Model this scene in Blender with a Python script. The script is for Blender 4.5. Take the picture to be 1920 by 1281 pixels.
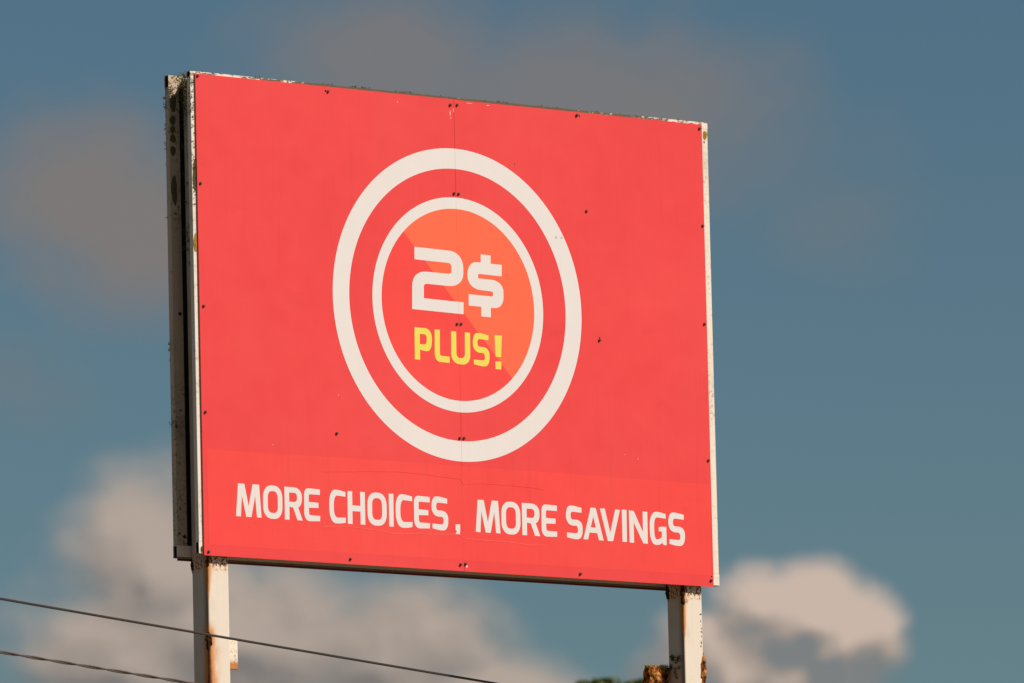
import bpy, bmesh, math, random
from mathutils import Vector, Matrix, noise

# ------------------------------------------------------------------ scene, camera, sky, sun
scene = bpy.context.scene
for o in list(bpy.data.objects):
    bpy.data.objects.remove(o)
COL = scene.collection
ZC = 8.07                       # height of the sign centre above the ground
random.seed(7)

cam_data = bpy.data.cameras.new('camera')
cam = bpy.data.objects.new('camera', cam_data)
COL.objects.link(cam)
right = Vector((0.7838, -0.6205, -0.0232))
down = Vector((0.0638, 0.1176, -0.9910))
fwd = Vector((0.6177, 0.7753, 0.1318))
fwd.normalize(); right = (right - fwd * right.dot(fwd)).normalized(); down = fwd.cross(right)
m = Matrix((( right.x, -down.x, -fwd.x, -29.7081),
            ( right.y, -down.y, -fwd.y, -37.7150),
            ( right.z, -down.z, -fwd.z, ZC - 6.4247),
            (0, 0, 0, 1)))
cam.matrix_world = m
cam_data.sensor_width = 36.0
cam_data.lens = 18020.7 / 1920 * 36.0
cam_data.clip_start = 0.5
cam_data.clip_end = 8000
cam_data.dof.use_dof = True
cam_data.dof.focus_distance = 48.35
cam_data.dof.aperture_fstop = 8.0
scene.camera = cam

SUN_EL = math.radians(34.0)
SUN_AZ = math.radians(25.0)     # to the right of the sign's normal, seen from the sign
to_sun = Vector((math.sin(SUN_AZ) * math.cos(SUN_EL), -math.cos(SUN_AZ) * math.cos(SUN_EL), math.sin(SUN_EL)))
sun_data = bpy.data.lights.new('sun', 'SUN')
sun_data.energy = SUN_E = 4.4
sun_data.angle = math.radians(0.53)
sun_data.color = (1.0, 0.865, 0.73)
sun = bpy.data.objects.new('sun', sun_data)
COL.objects.link(sun)
sun.location = (10, -30, 40)
sun.rotation_euler = (-to_sun).to_track_quat('-Z', 'Y').to_euler()

scene.view_settings.view_transform = 'Standard'
scene.view_settings.look = 'None'
scene.view_settings.exposure = 0.0
scene.view_settings.gamma = 1.0
scene.view_settings.use_curve_mapping = False
scene.cycles.use_denoising = True
scene.cycles.max_bounces = 6


class NT:
    """small helper to write node trees as expressions"""
    def __init__(self, tree):
        self.t = tree
        self.t.nodes.clear()
    def node(self, kind, **kw):
        n = self.t.nodes.new(kind)
        for k, v in kw.items():
            setattr(n, k, v)
        return n
    def link(self, a, b):
        self.t.links.new(a, b)
    def put(self, sock, v):
        if isinstance(v, bpy.types.NodeSocket):
            self.link(v, sock)
        elif v is not None:
            if sock.type == 'RGBA' and len(v) == 3:
                v = (*v, 1)
            sock.default_value = v
    def math(self, op, a, b=None, c=None, clamp=False):
        n = self.node('ShaderNodeMath', operation=op, use_clamp=clamp)
        for i, v in enumerate((a, b, c)):
            if v is not None:
                self.put(n.inputs[i], v)
        return n.outputs[0]
    def add(self, a, b): return self.math('ADD', a, b)
    def sub(self, a, b): return self.math('SUBTRACT', a, b)
    def mul(self, a, b): return self.math('MULTIPLY', a, b)
    def mx(self, a, b): return self.math('MAXIMUM', a, b)
    def mn(self, a, b): return self.math('MINIMUM', a, b)
    def vec(self, x, y, z):
        n = self.node('ShaderNodeCombineXYZ')
        for i, v in enumerate((x, y, z)):
            self.put(n.inputs[i], v)
        return n.outputs[0]
    def sep(self, v):
        n = self.node('ShaderNodeSeparateXYZ')
        self.link(v, n.inputs[0])
        return n.outputs
    def vmul(self, v, s):
        n = self.node('ShaderNodeVectorMath', operation='MULTIPLY')
        self.put(n.inputs[0], v); self.put(n.inputs[1], s)
        return n.outputs[0]
    def vadd(self, v, s):
        n = self.node('ShaderNodeVectorMath', operation='ADD')
        self.put(n.inputs[0], v); self.put(n.inputs[1], s)
        return n.outputs[0]
    def noise(self, v, scale=5, detail=4, rough=0.55, dist=0.0, color=False):
        n = self.node('ShaderNodeTexNoise')
        self.put(n.inputs['Vector'], v)
        n.inputs['Scale'].default_value = scale
        n.inputs['Detail'].default_value = detail
        n.inputs['Roughness'].default_value = rough
        n.inputs['Distortion'].default_value = dist
        return n.outputs['Color' if color else 'Fac']
    def voronoi(self, v, scale=20):
        n = self.node('ShaderNodeTexVoronoi')
        self.put(n.inputs['Vector'], v)
        n.inputs['Scale'].default_value = scale
        return n.outputs['Distance']
    def ramp(self, v, a, b, lo=0.0, hi=1.0, smooth=True):
        n = self.node('ShaderNodeMapRange', interpolation_type='SMOOTHSTEP' if smooth else 'LINEAR')
        n.clamp = True
        self.put(n.inputs[0], v)
        for i, x in enumerate((a, b, lo, hi)):
            self.put(n.inputs[i + 1], x)
        return n.outputs[0]
    def mix(self, f, a, b):
        n = self.node('ShaderNodeMix', data_type='RGBA')
        self.put(n.inputs[0], f)
        self.put(n.inputs[6], a); self.put(n.inputs[7], b)
        return n.outputs[2]
    def scale_col(self, c, f):
        n = self.node('ShaderNodeVectorMath', operation='SCALE')
        self.put(n.inputs[0], c if isinstance(c, bpy.types.NodeSocket) else tuple(c[:3]))
        self.put(n.inputs['Scale'], f)
        return n.outputs[0]


# ---- sky: Nishita daylight with scattered cumulus, all laid out by compass direction
world = bpy.data.worlds.new('World')
scene.world = world
world.use_nodes = True
w = NT(world.node_tree)
SKY_STRENGTH = 0.06
sky = w.node('ShaderNodeTexSky', sky_type='NISHITA')
sky.sun_disc = False
sky.sun_elevation = SUN_EL
sky.sun_rotation = math.atan2(to_sun.x, to_sun.y)
sky.altitude = 0
sky.air_density = 1.0
sky.dust_density = 0.6
sky.ozone_density = 1.6
tc = w.node('ShaderNodeTexCoord')
dvec = tc.outputs['Generated']
DEG = math.degrees(1)
dx, dy, dz = w.sep(dvec)
az = w.mul(w.math('ARCTAN2', dx, dy), DEG)
el = w.mul(w.math('ARCSINE', dz), DEG)


def cloud(blobs, lo, hi, amp=1.0, light=True, up=0.12, side=0.07):
    """cover and self-shading of a cloud made of overlapping puffs given as (azimuth, elevation, half width, half height);
    the shading compares the density here with that a little way towards the sun (up and to the right)"""
    def field(a, e):
        q = w.vec(a, w.mul(e, 1.2), 3.7)
        wb = w.sep(w.noise(q, 1.1, 2, 0.5, color=True))
        a2 = w.add(a, w.mul(w.sub(wb[0], 0.5), 0.55))
        e2 = w.add(e, w.mul(w.sub(wb[1], 0.5), 0.40))
        f = None
        for (ba, be, ra, re) in blobs:
            u = w.mul(w.sub(a2, ba), 1.0 / ra)
            v = w.mul(w.sub(e2, be), 1.0 / re)
            x = w.sub(1.0, w.math('SQRT', w.add(w.mul(u, u), w.mul(v, v))))
            f = x if f is None else w.math('SMOOTH_MAX', f, x, 0.25)
        n1 = w.noise(q, 1.9, 5, 0.5, 0.2)
        return w.add(f, w.mul(w.sub(n1, 0.5), amp))
    f0 = field(az, el)
    cover = w.ramp(f0, lo, hi)
    if not light:
        return cover, f0
    f1 = field(w.add(az, side), w.add(el, up))
    return cover, w.sub(f0, f1)

blue = w.node('ShaderNodeHueSaturation')
blue.inputs['Saturation'].default_value = 1.12
blue.inputs['Value'].default_value = 1.0
w.link(sky.outputs[0], blue.inputs['Color'])
tint = w.node('ShaderNodeVectorMath', operation='MULTIPLY')
w.link(blue.outputs[0], tint.inputs[0])
tint.inputs[1].default_value = (0.605, 0.722, 0.740)
col = tint.outputs[0]
K = 1.0 / SKY_STRENGTH
CREAM = tuple(K * c for c in (0.60, 0.475, 0.40))
TAN = tuple(K * c for c in (0.36, 0.30, 0.26))
GREY = tuple(K * c for c in (0.215, 0.19, 0.178))
MIDC = tuple(K * c for c in (0.47, 0.38, 0.32))
SLATE = tuple(K * c for c in (0.215, 0.215, 0.215))

# scattered fair-weather cloud over the rest of the sky
cover = w.noise(w.vmul(dvec, (1.0, 1.0, 2.2)), 4.2, 6, 0.55)
rest = w.ramp(cover, 0.56, 0.72)
du = w.mul(w.sub(az, 38.5), 1 / 5.0); dv = w.mul(w.sub(el, 7.6), 1 / 3.4)
clear = w.ramp(w.math('SQRT', w.add(w.mul(du, du), w.mul(dv, dv))), 0.8, 1.5)
rest = w.mul(w.mul(rest, clear), w.ramp(el, -0.5, 1.5))
col = w.mix(w.mul(rest, 0.8), col, w.mix(w.noise(dvec, 34, 3, 0.5), GREY, TAN))

# thin grey veil high behind the sign, and the grey puff to its left
cv, f = cloud([(37.85, 9.25, 1.05, 0.55), (38.9, 9.0, 1.4, 0.65), (39.3, 8.9, 0.8, 0.52)], -0.26, 0.85, 0.75, False)
col = w.mix(w.mul(cv, 0.74), col, GREY)
cv, f = cloud([(40.1, 8.6, 0.9, 0.6), (40.5, 8.2, 0.7, 0.4), (35.5, 7.4, 0.6, 0.35)], -0.2, 0.9, 0.9, False)
col = w.mix(w.mul(cv, 0.25), col, GREY)
cv, f = cloud([(36.05, 8.50, 0.80, 0.66), (36.3, 8.25, 0.66, 0.60)], -0.25, 0.75, 0.6, False)
col = w.mix(w.mul(cv, 0.90), col, GREY)

# cumulus bank low on the left
cv, df = cloud([(36.35, 6.30, 0.66, 0.66), (36.15, 5.75, 0.78, 0.62), (36.95, 5.80, 0.85, 0.58), (37.75, 5.70, 0.85, 0.55), (38.4, 5.45, 0.65, 0.36), (35.4, 5.38, 0.5, 0.25)], -0.20, 0.58, 0.62)
lit = w.ramp(w.add(df, w.mul(w.ramp(az, 37.9, 36.2), w.ramp(el, 5.5, 6.5, 0.02, 0.16))), -0.26, 0.34, smooth=False)
c = w.mix(w.ramp(lit, 0.0, 0.6), GREY, TAN)
c = w.mix(w.ramp(lit, 0.45, 1.0), c, MIDC)
col = w.mix(w.mul(cv, 0.93), col, c)

# cumulus head low on the right: bright crown, underside fading into haze
cv, df = cloud([(40.20, 5.90, 0.56, 0.44), (40.42, 5.74, 0.42, 0.50), (39.75, 5.55, 0.62, 0.46), (40.15, 5.48, 0.62, 0.42)], -0.06, 0.38, 0.50)
high = w.ramp(w.add(el, w.mul(w.math('ABSOLUTE', w.sub(az, 40.25)), -0.35)), 5.25, 5.95, -0.20, 0.19)
lit = w.ramp(w.add(w.add(w.mul(df, 1.2), high), w.mul(w.sub(w.noise(w.vec(az, el, 0.0), 4.5, 3, 0.5), 0.5), 0.35)), -0.26, 0.42, smooth=False)
c = w.mix(w.ramp(lit, 0.0, 0.55), SLATE, TAN)
c = w.mix(w.ramp(lit, 0.35, 1.0), c, CREAM)
col = w.mix(w.mul(cv, w.ramp(lit, 0.0, 0.5, 0.84, 0.97)), col, c)

bg = w.node('ShaderNodeBackground')
w.put(bg.inputs['Color'], col)
bg.inputs['Strength'].default_value = SKY_STRENGTH
wo = w.node('ShaderNodeOutputWorld')
w.link(bg.outputs[0], wo.inputs[0])


# ------------------------------------------------------------------ materials
def material(name, build):
    mt = bpy.data.materials.new(name)
    mt.use_nodes = True
    n = NT(mt.node_tree)
    bsdf = n.node('ShaderNodeBsdfPrincipled')
    out = n.node('ShaderNodeOutputMaterial')
    n.link(bsdf.outputs[0], out.inputs[0])
    tcn = n.node('ShaderNodeTexCoord')
    build(n, bsdf, tcn.outputs['Object'])
    return mt


def bump(n, bsdf, h, strength=0.3, dist=0.002):
    b = n.node('ShaderNodeBump')
    b.inputs['Strength'].default_value = strength
    b.inputs['Distance'].default_value = dist
    n.put(b.inputs['Height'], h)
    n.link(b.outputs[0], bsdf.inputs['Normal'])


def vinyl(base, streak=0.05, rough=0.42, blotch=0.058):
    def build(n, b, p):
        c = n.noise(p, 1.3, 4, 0.55)
        c2 = n.noise(p, 7.0, 5, 0.6)
        st = n.noise(n.vmul(p, (34.0, 34.0, 0.9)), 1.0, 3, 0.6)
        st2 = n.noise(n.vmul(p, (120.0, 120.0, 0.6)), 1.0, 2, 0.5)
        v = n.add(1.0, n.mul(n.sub(c, 0.5), blotch * 2.0))
        v = n.add(v, n.mul(n.sub(c2, 0.5), blotch))
        v = n.sub(v, n.mul(n.ramp(st, 0.56, 0.74), streak))
        v = n.sub(v, n.mul(n.ramp(st2, 0.62, 0.75), streak * 0.8))
        smudge = n.ramp(n.noise(n.vmul(p, (1.0, 1.0, 2.2)), 2.6, 5, 0.62), 0.60, 0.78)
        v = n.sub(v, n.mul(smudge, blotch * 1.4))
        col = n.scale_col(base, v)
        fadec = n.ramp(n.noise(p, 0.9, 2, 0.5), 0.42, 0.66)
        col = n.mix(n.mul(fadec, blotch * 0.5), col, (0.80, 0.30, 0.28))
        speck = n.ramp(n.noise(p, 240, 2, 0.5), 0.77, 0.80)
        col = n.mix(n.mul(speck, 0.4), col, (0.16, 0.09, 0.06))
        n.put(b.inputs['Base Color'], col)
        n.put(b.inputs['Roughness'], n.add(rough, n.mul(n.sub(c2, 0.5), 0.2)))
        b.inputs['Specular IOR Level'].default_value = 0.25
        bump(n, b, n.noise(p, 2.2, 2, 0.5), 0.25, 0.02)
    return build


RED = material('red_vinyl', vinyl((0.715, 0.049, 0.052), 0.04))
BRIGHT_RED = material('newer_red_vinyl', vinyl((0.765, 0.0555, 0.050), 0.08))
DISC_RED = material('disc_red_vinyl', vinyl((0.77, 0.054, 0.048), 0.03))
ORANGE = material('orange_vinyl', vinyl((0.86, 0.128, 0.058), 0.04))
WHITE = material('off_white_vinyl', vinyl((0.685, 0.67, 0.672), 0.02, 0.45, 0.02))
YELLOW = material('yellow_vinyl', vinyl((0.71, 0.635, 0.098), 0.03, 0.45, 0.02))


def painted_steel(base, grime=0.5, rustiness=0.3, mottle=0.0):
    def build(n, b, p):
        big = n.noise(p, 3.5, 5, 0.6)
        mid = n.noise(p, 22, 5, 0.65)
        st = n.noise(n.vmul(p, (26, 26, 1.6)), 1.0, 4, 0.6)
        col = n.mix(n.mul(n.ramp(st, 0.45, 0.75), 0.45 * grime), base, (0.30, 0.25, 0.17))
        col = n.mix(n.mul(n.ramp(big, 0.5, 0.75), 0.55 * grime), col, (0.25, 0.22, 0.14))
        sp = n.ramp(n.voronoi(n.vadd(p, n.scale_col(n.noise(p, 60, 2, 0.5, color=True), 0.02)), 42), 0.17, 0.10)
        sp = n.mul(sp, n.ramp(mid, 0.50, 0.60))
        col = n.mix(n.mul(sp, 0.85), col, (0.07, 0.05, 0.025))
        if mottle:
            mo = n.ramp(n.noise(p, 55, 6, 0.7), 0.52, 0.64)
            mo = n.mul(mo, n.ramp(n.noise(n.vmul(p, (6, 6, 2.2)), 1.0, 4, 0.6), 0.40, 0.62))
            col = n.mix(n.mul(mo, mottle), col, (0.085, 0.070, 0.035))
        ru = n.mul(n.ramp(n.add(n.mul(mid, 0.6), n.mul(big, 0.5)), 0.66 - 0.1 * rustiness, 0.74), rustiness)
        col = n.mix(ru, col, n.mix(mid, (0.10, 0.035, 0.012), (0.36, 0.13, 0.03)))
        n.put(b.inputs['Base Color'], col)
        n.put(b.inputs['Roughness'], n.add(0.5, n.mul(sp, 0.3)))
        b.inputs['Specular IOR Level'].default_value = 0.3
        bump(n, b, n.add(n.noise(p, 70, 3, 0.6), n.mul(sp, 0.6)), 0.3, 0.003)
    return build


FRAME_PAINT = material('frame_cream_paint', painted_steel((0.74, 0.69, 0.60), 0.35, 0.2, 0.45))
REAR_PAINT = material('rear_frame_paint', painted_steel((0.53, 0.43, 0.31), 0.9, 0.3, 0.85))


def top_rail_build(n, b, p):
    """cream paint with a brown grime crust along most of the crest"""
    x, y, z = n.sep(p)
    e = n.noise(n.vmul(p, (38, 38, 90)), 1.0, 5, 0.65)
    lo = n.noise(n.vmul(p, (5, 5, 20)), 1.0, 3, 0.6)
    ends = n.ramp(n.math('ABSOLUTE', n.sub(x, 0.1)), 1.55, 0.70)
    g = n.ramp(n.add(n.add(n.mul(ends, 0.22), n.mul(e, 0.85)), n.mul(n.sub(lo, 0.5), 0.7)), 0.40, 0.52)
    col = n.mix(g, (0.74, 0.69, 0.60), n.mix(e, (0.05, 0.03, 0.015), (0.16, 0.11, 0.06)))
    n.put(b.inputs['Base Color'], col)
    b.inputs['Roughness'].default_value = 0.7
    bump(n, b, e, 0.5, 0.004)


TOP_PAINT = material('grimy_top_rail_paint', top_rail_build)


def flat_mat(name, c, rough=0.6, metal=0.0, spec=0.3, var=0.3, scale=60):
    def build(n, b, p):
        f = n.noise(p, scale, 4, 0.6)
        n.put(b.inputs['Base Color'], n.scale_col(c, n.add(1.0, n.mul(n.sub(f, 0.5), 2 * var))))
        b.inputs['Roughness'].default_value = rough
        b.inputs['Metallic'].default_value = metal
        b.inputs['Specular IOR Level'].default_value = spec
    return material(name, build)


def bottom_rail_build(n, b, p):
    """cream paint with patchy dirt, the shade of the underside painted in brown"""
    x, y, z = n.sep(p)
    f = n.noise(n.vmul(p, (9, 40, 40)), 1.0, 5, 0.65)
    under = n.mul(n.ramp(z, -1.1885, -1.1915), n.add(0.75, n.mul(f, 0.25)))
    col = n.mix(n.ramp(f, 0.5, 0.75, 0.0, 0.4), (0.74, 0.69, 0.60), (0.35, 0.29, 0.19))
    col = n.mix(under, col, n.mix(f, (0.028, 0.017, 0.008), (0.075, 0.048, 0.025)))  # near-black brown paints the shade under the rail
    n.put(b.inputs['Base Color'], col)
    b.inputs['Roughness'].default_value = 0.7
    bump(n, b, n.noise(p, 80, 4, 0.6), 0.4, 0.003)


BOTTOM_PAINT = material('dirty_shaded_bottom_rail_paint', bottom_rail_build)


def rust_build(n, b, p):
    a = n.noise(p, 28, 6, 0.65)
    c = n.noise(p, 75, 5, 0.65)
    f = n.add(n.mul(a, 0.6), n.mul(c, 0.4))
    col = n.mix(n.ramp(f, 0.41, 0.50), (0.022, 0.010, 0.006), (0.26, 0.08, 0.018))
    col = n.mix(n.ramp(f, 0.50, 0.60), col, (0.66, 0.29, 0.085))
    n.put(b.inputs['Base Color'], col)
    b.inputs['Roughness'].default_value = 0.9
    b.inputs['Specular IOR Level'].default_value = 0.1
    bump(n, b, n.add(f, 0), 0.9, 0.012)


RUST = material('flaking_rust', rust_build)
DARK_RUST = flat_mat('dark_rust', (0.040, 0.018, 0.010), 0.9, 0, 0.1, 0.8, 60)


def post_build(spot_z, top_z, amount, fade_len, weep):
    """cream paint with a rust run down the front left arris; object X runs over the front face from the arris,
    object Y over the left face from the arris"""
    def build(n, b, p):
        x, y, z = n.sep(p)
        d = n.add(n.mx(x, 0.0), n.mx(y, 0.0))
        big = n.noise(p, 6, 5, 0.6)
        mid = n.noise(p, 30, 5, 0.65)
        zz = n.noise(n.vmul(p, (8, 8, 3.0)), 1.0, 5, 0.65)
        st = n.noise(n.vmul(p, (60, 60, 2.0)), 1.0, 4, 0.6)
        base = n.mix(n.mul(n.ramp(st, 0.45, 0.8), 0.12), (0.71, 0.655, 0.57), (0.42, 0.36, 0.24))
        base = n.mix(n.mul(n.ramp(big, 0.50, 0.72), 0.30), base, (0.40, 0.36, 0.25))
        sp = n.ramp(n.voronoi(n.vadd(p, n.scale_col(n.noise(p, 60, 2, 0.5, color=True), 0.02)), 30), 0.14, 0.08)
        sp = n.mul(sp, n.ramp(mid, 0.52, 0.62))
        base = n.mix(n.mul(sp, 0.8), base, (0.16, 0.08, 0.03))
        grime = n.mul(n.ramp(n.add(y, n.mul(n.sub(st, 0.5), 0.03)), 0.048, 0.010), n.ramp(x, 0.012, 0.004))
        grime = n.mul(grime, n.ramp(y, 0.0, 0.006))
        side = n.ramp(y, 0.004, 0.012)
        base = n.mix(n.mul(side, n.add(0.30, n.mul(big, 0.4))), base, (0.34, 0.26, 0.155))  # side faces browned: their warm shade is painted into the colour
        base = n.mix(n.mul(grime, n.add(0.6, n.mul(st, 0.4))), base, (0.10, 0.055, 0.018))
        # rust: the run down the arris, the weep below the spot, flecks round the top
        tz = n.sub(top_z, z)
        sz = n.sub(z, spot_z)
        fade = n.mx(n.ramp(tz, fade_len, fade_len * 0.25), weep and n.ramp(sz, 0.03, -0.02) or 0.0)
        fade = n.mul(fade, n.ramp(tz, -0.03, 0.0))
        wd = n.add(0.0022, n.mul(n.mul(n.mul(zz, zz), 0.056 * amount), n.add(0.05, n.add(fade, weep and n.ramp(sz, 0.0, -0.05, 0.0, 0.6) or 0.0))))
        run = n.math('EXPONENT', n.mul(n.math('DIVIDE', n.mx(n.add(d, n.mul(n.sub(mid, 0.5), 0.005)), 0.0), wd), -1.0))
        q = n.math('SQRT', n.add(n.mul(n.mul(d, d), 1.2), n.mul(n.mul(sz, sz), 0.35)))
        spot = n.math('EXPONENT', n.mul(n.mx(n.sub(n.add(q, n.mul(n.sub(mid, 0.5), 0.02)), 0.008), 0.0), -34.0 if weep else -80.0))
        crust = n.mul(n.mul(n.ramp(n.add(tz, n.mul(n.sub(mid, 0.5), 0.05)), 0.070, 0.02), n.ramp(tz, -0.06, -0.02)), n.ramp(n.noise(p, 70, 5, 0.65), 0.46, 0.56))
        r = n.mx(n.mx(run, spot), n.mul(crust, n.add(0.5, n.mul(big, 0.7))))
        halo = n.ramp(r, 0.06, 0.52)
        core = n.ramp(r, 0.50, 0.90)
        col = n.mix(n.mul(halo, 0.90), base, n.mix(mid, (0.50, 0.17, 0.03), (0.66, 0.29, 0.075)))
        col = n.mix(core, col, n.mix(mid, (0.03, 0.012, 0.006), (0.17, 0.055, 0.016)))
        n.put(b.inputs['Base Color'], col)
        n.put(b.inputs['Roughness'], n.add(0.42, n.mul(halo, 0.45)))
        b.inputs['Specular IOR Level'].default_value = 0.3
        bump(n, b, n.add(n.mul(core, n.noise(p, 90, 4, 0.7)), n.mul(n.noise(p, 40, 3, 0.6), 0.15)), 0.6, 0.006)
    return build


SCREW = flat_mat('weathered_screw', (0.19, 0.075, 0.055), 0.38, 0.0, 0.5)
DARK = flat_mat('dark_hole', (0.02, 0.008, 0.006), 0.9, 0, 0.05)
CHIP = flat_mat('bare_chip', (0.75, 0.66, 0.60), 0.5)
RIDGE = flat_mat('lifted_vinyl_edge', (0.84, 0.115, 0.09), 0.4)
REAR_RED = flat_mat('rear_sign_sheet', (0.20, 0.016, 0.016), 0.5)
CABLE = flat_mat('black_cable', (0.035, 0.032, 0.03), 0.5, 0, 0.35)
CABLE2 = flat_mat('grey_twisted_cable', (0.085, 0.068, 0.055), 0.55, 0, 0.3)
MOSS = flat_mat('moss_green', (0.125, 0.115, 0.030), 0.85, 0, 0.1, 0.8, 120)
OLIVE = flat_mat('olive_lichen', (0.105, 0.10, 0.045), 0.9, 0, 0.1, 0.7, 160)
YLICHEN = flat_mat('ochre_lichen', (0.34, 0.22, 0.045), 0.9, 0, 0.1, 0.7, 190)
LICHEN_SHADE = flat_mat('dark_lichen_and_gap_shade', (0.028, 0.024, 0.014), 0.9, 0, 0.1, 0.6, 150)
WOOD = flat_mat('weathered_pole_wood', (0.20, 0.15, 0.11), 0.85, 0, 0.1, 0.4, 9)
BARK = flat_mat('bark', (0.13, 0.10, 0.075), 0.9, 0, 0.1, 0.4, 12)
LEAF = flat_mat('leaf_green', (0.12, 0.15, 0.035), 0.55, 0, 0.3, 0.6, 1.2)


def bounce_soil_build(n, b, p):
    a = n.noise(p, 0.06, 6, 0.6)
    c = n.noise(p, 3.0, 5, 0.65)
    col = n.mix(n.ramp(a, 0.4, 0.65), (0.24, 0.165, 0.085), (0.30, 0.205, 0.115))  # unseen soil, toned warm and bright to bounce fill onto shaded sides
    col = n.mix(n.mul(c, 0.4), col, (0.12, 0.10, 0.045))
    n.put(b.inputs['Base Color'], col)
    b.inputs['Roughness'].default_value = 0.95
    bump(n, b, c, 0.6, 0.06)


BOUNCE_SOIL = material('warm_bounce_soil', bounce_soil_build)


# ------------------------------------------------------------------ mesh helpers
def link(name, mesh, mat=None, parent=None, loc=(0, 0, 0)):
    o = bpy.data.objects.new(name, mesh)
    COL.objects.link(o)
    if mat is not None and mesh is not None and not mesh.materials:
        mesh.materials.append(mat)
    o.parent = parent
    o.location = loc
    return o


def mesh_of(bm, name, smooth=False):
    me = bpy.data.meshes.new(name)
    bmesh.ops.recalc_face_normals(bm, faces=bm.faces)
    if smooth:
        for f in bm.faces:
            f.smooth = True
    bm.to_mesh(me)
    bm.free()
    return me


def box_bm(x0, x1, y0, y1, z0, z1, bevel=0.0, segs=2, bm=None):
    bm = bm or bmesh.new()
    vs = [bm.verts.new((x, y, z)) for x in (x0, x1) for y in (y0, y1) for z in (z0, z1)]
    fs = [(0, 1, 3, 2), (4, 6, 7, 5), (0, 4, 5, 1), (2, 3, 7, 6), (0, 2, 6, 4), (1, 5, 7, 3)]
    new = [bm.faces.new([vs[i] for i in f]) for f in fs]
    if bevel:
        es = list({e for f in new for e in f.edges})
        bmesh.ops.bevel(bm, geom=es, offset=bevel, segments=segs, affect='EDGES', profile=0.5)
    return bm


def box(name, dims, mat, parent, bevel=0.0, segs=2):
    return link(name, mesh_of(box_bm(*dims, bevel=bevel, segs=segs), name), mat, parent)


def tube_x(name, x0, x1, y0, y1, z0, z1, wall, mat, parent):
    """hollow rectangular tube along X with open ends"""
    bm = bmesh.new()
    rings = []
    for x, i in ((x0, 0), (x1, 0), (x1, 1), (x0, 1)):
        k = wall * i
        rings.append([bm.verts.new(c) for c in ((x, y0 + k, z0 + k), (x, y1 - k, z0 + k), (x, y1 - k, z1 - k), (x, y0 + k, z1 - k))])
    for a in range(4):
        r, s = rings[a], rings[(a + 1) % 4]
        for j in range(4):
            bm.faces.new((r[j], r[(j + 1) % 4], s[(j + 1) % 4], s[j]))
    return link(name, mesh_of(bm, name), mat, parent)


def cable(name, pts, rad, mat, parent=None, sides=8):
    bm = bmesh.new()
    prev = None
    for i, p in enumerate(pts):
        t = (pts[min(i + 1, len(pts) - 1)] - pts[max(i - 1, 0)]).normalized()
        u = t.cross(Vector((0, 0, 1))).normalized()
        v = t.cross(u)
        ring = [bm.verts.new(p + (u * math.cos(k * math.tau / sides) + v * math.sin(k * math.tau / sides)) * rad) for k in range(sides)]
        if prev:
            for k in range(sides):
                bm.faces.new((prev[k], prev[(k + 1) % sides], ring[(k + 1) % sides], ring[k]))
        else:
            bm.faces.new(ring)
        prev = ring
    bm.faces.new(prev)
    return link(name, mesh_of(bm, name, True), mat, parent)


def tag(o, label=None, cat=None, group=None, kind=None):
    if label: o['label'] = label
    if cat: o['category'] = cat
    if group: o['group'] = group
    if kind: o['kind'] = kind
    return o


def cut_seam(bm, gap):
    """slit a flat piece of film along the sheet joint at x = 0"""
    for x, clear_outer in ((-gap, True), (gap, False)):
        pass
    if gap <= 0:
        return bm
    geom = bm.verts[:] + bm.edges[:] + bm.faces[:]
    bmesh.ops.bisect_plane(bm, geom=geom, plane_co=(SEAM - gap, 0, 0), plane_no=(1, 0, 0))
    geom = bm.verts[:] + bm.edges[:] + bm.faces[:]
    bmesh.ops.bisect_plane(bm, geom=geom, plane_co=(SEAM + gap, 0, 0), plane_no=(1, 0, 0))
    kill = [f for f in bm.faces if abs(f.calc_center_median().x - SEAM) < gap * 0.999]
    bmesh.ops.delete(bm, geom=kill, context='FACES')
    return bm


SEAM = 0.0


def film(name, loops, y, mat, parent, thick=0.0003, gap=0.0):
    """a flat piece of cut vinyl: closed outlines in the plane of the sign (x, z), holes by even-odd"""
    cu = bpy.data.curves.new('outline', 'CURVE')
    cu.dimensions = '2D'
    cu.fill_mode = 'FRONT'
    for lp in loops:
        s = cu.splines.new('POLY')
        s.points.add(len(lp) - 1)
        for i, (x, z) in enumerate(lp):
            s.points[i].co = (x, z, 0, 1)
        s.use_cyclic_u = True
    tmp = bpy.data.objects.new('outline', cu)
    COL.objects.link(tmp)
    dg = bpy.context.evaluated_depsgraph_get()
    me = tmp.evaluated_get(dg).to_mesh()
    bm = bmesh.new()
    bm.from_mesh(me)
    tmp.evaluated_get(dg).to_mesh_clear()
    bpy.data.objects.remove(tmp)
    bpy.data.curves.remove(cu)
    for v in bm.verts:
        v.co = Vector((v.co.x, y, v.co.y))
    cut_seam(bm, gap)
    bmesh.ops.recalc_face_normals(bm, faces=bm.faces)
    for f in bm.faces:
        if f.normal.y > 0:
            f.normal_flip()
    r = bmesh.ops.extrude_face_region(bm, geom=bm.faces[:])
    for v in r['geom']:
        if isinstance(v, bmesh.types.BMVert):
            v.co.y -= thick
    me2 = bpy.data.meshes.new(name)
    bmesh.ops.recalc_face_normals(bm, faces=bm.faces)
    bm.to_mesh(me2)
    bm.free()
    return link(name, me2, mat, parent)


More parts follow.
